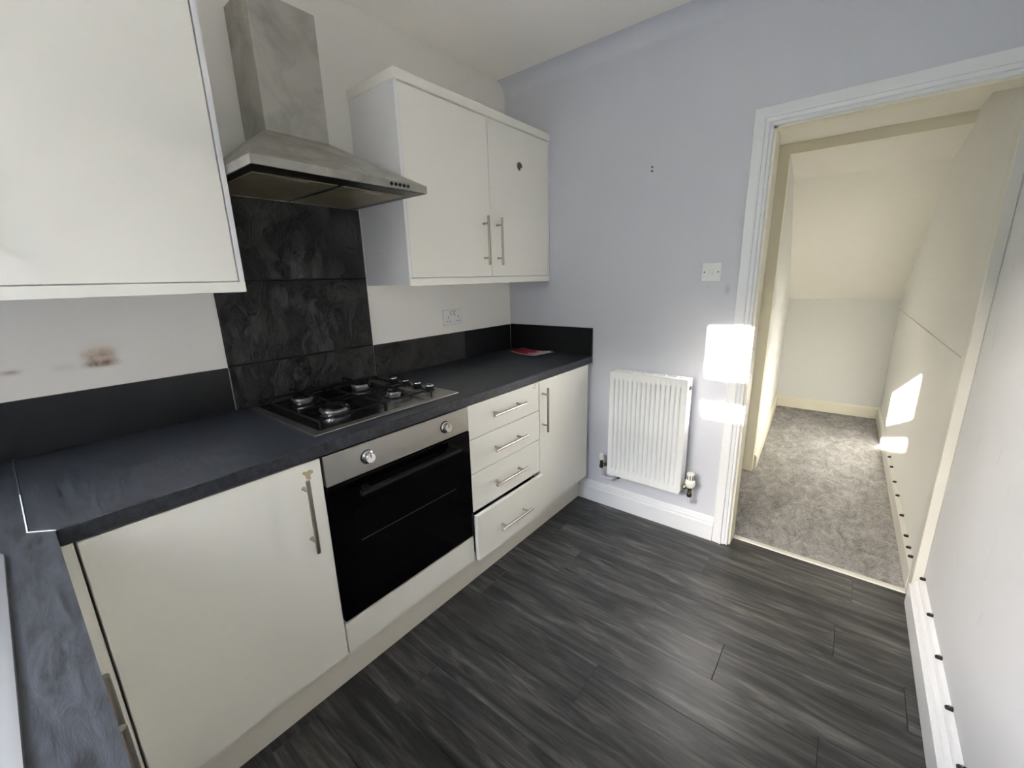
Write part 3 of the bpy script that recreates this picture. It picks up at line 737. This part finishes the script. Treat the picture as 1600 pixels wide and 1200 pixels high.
obj('supply_pipe', BM(lambda b: tube(b, fillet([(1.214, vy, .240), (1.214, vy, .205), (1.235, -.001, .190)], .02), .0075, 12)), 'pipe_paint', rd, smooth=True)
def lock_body(b):
    lathe(b, [(.009, 0), (.012, .004), (.012, .016), (.009, .02), (.009, .045), (.011, .047), (.011, .056)], (.712, vy, .262), (0, 0, 1), 16)
    tube(b, [(.712, vy, .290), (.770, vy, .290)], .0065, 12); lathe(b, [(.0125, 0), (.0125, .012), (.008, .014)], (.732, vy, .290), (1, 0, 0), 6)
v = obj('lockshield_valve', BM(lock_body), 'brass_dull', rd, smooth=True)
obj('valve_cap', BM(lambda b: lathe(b, [(.0125, 0), (.0130, .003), (.0120, .034), (.009, .037), (0, .037)], (.712, vy, .314), (0, 0, 1), 18)), 'valve_plastic', v, smooth=True)
obj('return_pipe', BM(lambda b: tube(b, fillet([(.712, vy, .265), (.712, vy, .205), (.772, vy, .203), (.790, -.001, .203)], .016), .0068, 12)), 'pipe_paint', rd, smooth=True)
obj('wall_collar', BM(lambda b: lathe(b, [(.016, 0), (.016, .004), (.009, .010)], (.790, 0, .203), (0, -1, 0), 16)), 'brass_dull', rd, smooth=True)

# ------------------------------------------------------------------ cable clips along the right skirting
def clip(name, x, y, z, label, group):
    t = thing(name, label, 'cable clip', (x, y, z), group)
    obj('clip_body', BM(lambda b: prism(b, [(x, z), (x-.016, z), (x-.018, z+.004), (x-.014, z+.009), (x, z+.010)], y-.005, y+.005, 'y', .0008)), 'clip_black', t)
    obj('nail', BM(lambda b: lathe(b, [(.0022, 0), (.0022, .004), (0, .004)], (x-.008, y, z+.0095), (0, 0, 1), 8)), 'bar_steel', t)
clip('cable_clip', XR, -.012, .1365, 'small black cable clip at the foot of the tall pale jamb board', 'cable clips on the kitchen skirting')
for yy in (-.245, -.465, -.672, -.862):
    clip('cable_clip', XR, yy, .1365, 'small black cable clip on the kitchen skirting along the scuffed right wall', 'cable clips on the kitchen skirting')
clip('cable_clip', hr_x(1.49), 1.49, .113, 'small black cable clip closest to the sun patches on the hall skirting', 'cable clips on the hall skirting')
for yy in (1.30, 1.05, .85, .60, .38):
    clip('cable_clip', hr_x(yy), yy, .113, 'small black cable clip in the evenly spaced row on the hall skirting', 'cable clips on the hall skirting')
for yy in (.27, .19):
    clip('cable_clip', hr_x(yy), yy, .113, 'one of two close-set black cable clips on hall skirting by the threshold', 'cable clips on the hall skirting')

# ------------------------------------------------------------------ leaflets on the worktop
def sheet(b, quad, lift, z, th=.0006, n=10):
    P = [Vector(q) for q in quad]
    def at(u, v):
        p = P[0]*(1-u)*(1-v) + P[1]*u*(1-v) + P[2]*u*v + P[3]*(1-u)*v
        return p.x, p.y, z + lift(u, v)
    T = [[b.verts.new((at(i/n, j/n)[0], at(i/n, j/n)[1], at(i/n, j/n)[2]+th)) for i in range(n+1)] for j in range(n+1)]
    B = [[b.verts.new(at(i/n, j/n)) for i in range(n+1)] for j in range(n+1)]
    for j in range(n):
        for i in range(n):
            b.faces.new((T[j][i], T[j][i+1], T[j+1][i+1], T[j+1][i])); b.faces.new((B[j][i], B[j+1][i], B[j+1][i+1], B[j][i+1]))
    for i in range(n):
        b.faces.new((B[0][i], B[0][i+1], T[0][i+1], T[0][i])); b.faces.new((B[n][i], T[n][i], T[n][i+1], B[n][i+1]))
        b.faces.new((B[i][0], T[i][0], T[i+1][0], B[i+1][0])); b.faces.new((B[i][n], B[i+1][n], T[i+1][n], T[i][n]))
lf = thing('leaflet', 'red and white folded leaflet lying on the worktop corner', 'leaflet', (.22, -.11, WT))
obj('cover', BM(lambda b: sheet(b, ((.115, -.135, 0), (.345, -.185, 0), (.365, -.050, 0), (.120, -.035, 0)), lambda u, v: .0030 + .012*abs(u-.5)**1.5*2 + .006*v, WT)), 'leaflet_print', lf, smooth=True)
obj('back_sheet', BM(lambda b: sheet(b, ((.105, -.140, 0), (.335, -.192, 0), (.372, -.045, 0), (.125, -.030, 0)), lambda u, v: .0004 + .008*abs(u-.5)**1.5*2 + .004*v, WT)), 'paper_white', lf, smooth=True)

# ------------------------------------------------------------------ sink and tap (only the rim of the sink shows beside the camera)
sk = thing('kitchen_sink', 'stainless steel inset sink with drainer in the corner worktop', 'sink', (1.1, -2.45, WT))
def sink_rim(b):
    z = WT
    def rr(x0, x1, y0, y1, r, zz, n=6):
        out = []
        for cx, cy, a0 in ((x1-r, y1-r, 0), (x0+r, y1-r, 90), (x0+r, y0+r, 180), (x1-r, y0+r, 270)):
            for i in range(n+1):
                a = math.radians(a0+90*i/n); out.append((cx+r*math.cos(a), cy+r*math.sin(a), zz))
        return out
    outer = [rr(SK_X0, SK_X1, SK_Y0, SK_Y1, .03, z+.0003), rr(SK_X0+.001, SK_X1-.001, SK_Y0+.001, SK_Y1-.001, .03, z+.005), rr(SK_X0+.008, SK_X1-.008, SK_Y0+.008, SK_Y1-.008, .026, z+.006)]
    bowl = [rr(1.08, 1.46, -2.62, -2.28, .06, z+.004), rr(1.085, 1.455, -2.615, -2.285, .058, z-.01), rr(1.10, 1.44, -2.60, -2.30, .05, z-.15), rr(1.13, 1.41, -2.57, -2.33, .04, z-.16)]
    rings = outer + bowl
    loft(b, rings, caps=False)
    V = [v for v in b.verts][-28:]; b.faces.new(V)
obj('basin', BM(sink_rim), 'sink_steel', sk, smooth=True)
def ribs(b):
    for i in range(7):
        y = -2.62+.055*i; bx(b, .70, 1.03, y-.006, y+.006, WT+.0045, WT+.0085, .002)
obj('drainer_ribs', BM(ribs), 'sink_steel', sk)
tp = thing('kitchen_tap', 'chrome mixer tap behind the sink', 'tap', (1.27, -2.655, WT+.005))
def tapb(b):
    lathe(b, [(.026, 0), (.026, .01), (.02, .02), (.018, .07), (.0, .075)], (1.27, -2.655, WT+.006), (0, 0, 1), 20)
    tube(b, fillet([(1.27, -2.655, WT+.07), (1.27, -2.655, WT+.24), (1.27, -2.47, WT+.24), (1.27, -2.46, WT+.19)], .06, 8), .011, 12)
obj('spout', BM(tapb), 'chrome', tp, smooth=True)
obj('lever', BM(lambda b: tube(b, [(1.29, -2.655, WT+.06), (1.35, -2.655, WT+.085)], .006, 10)), 'chrome', tp, smooth=True)
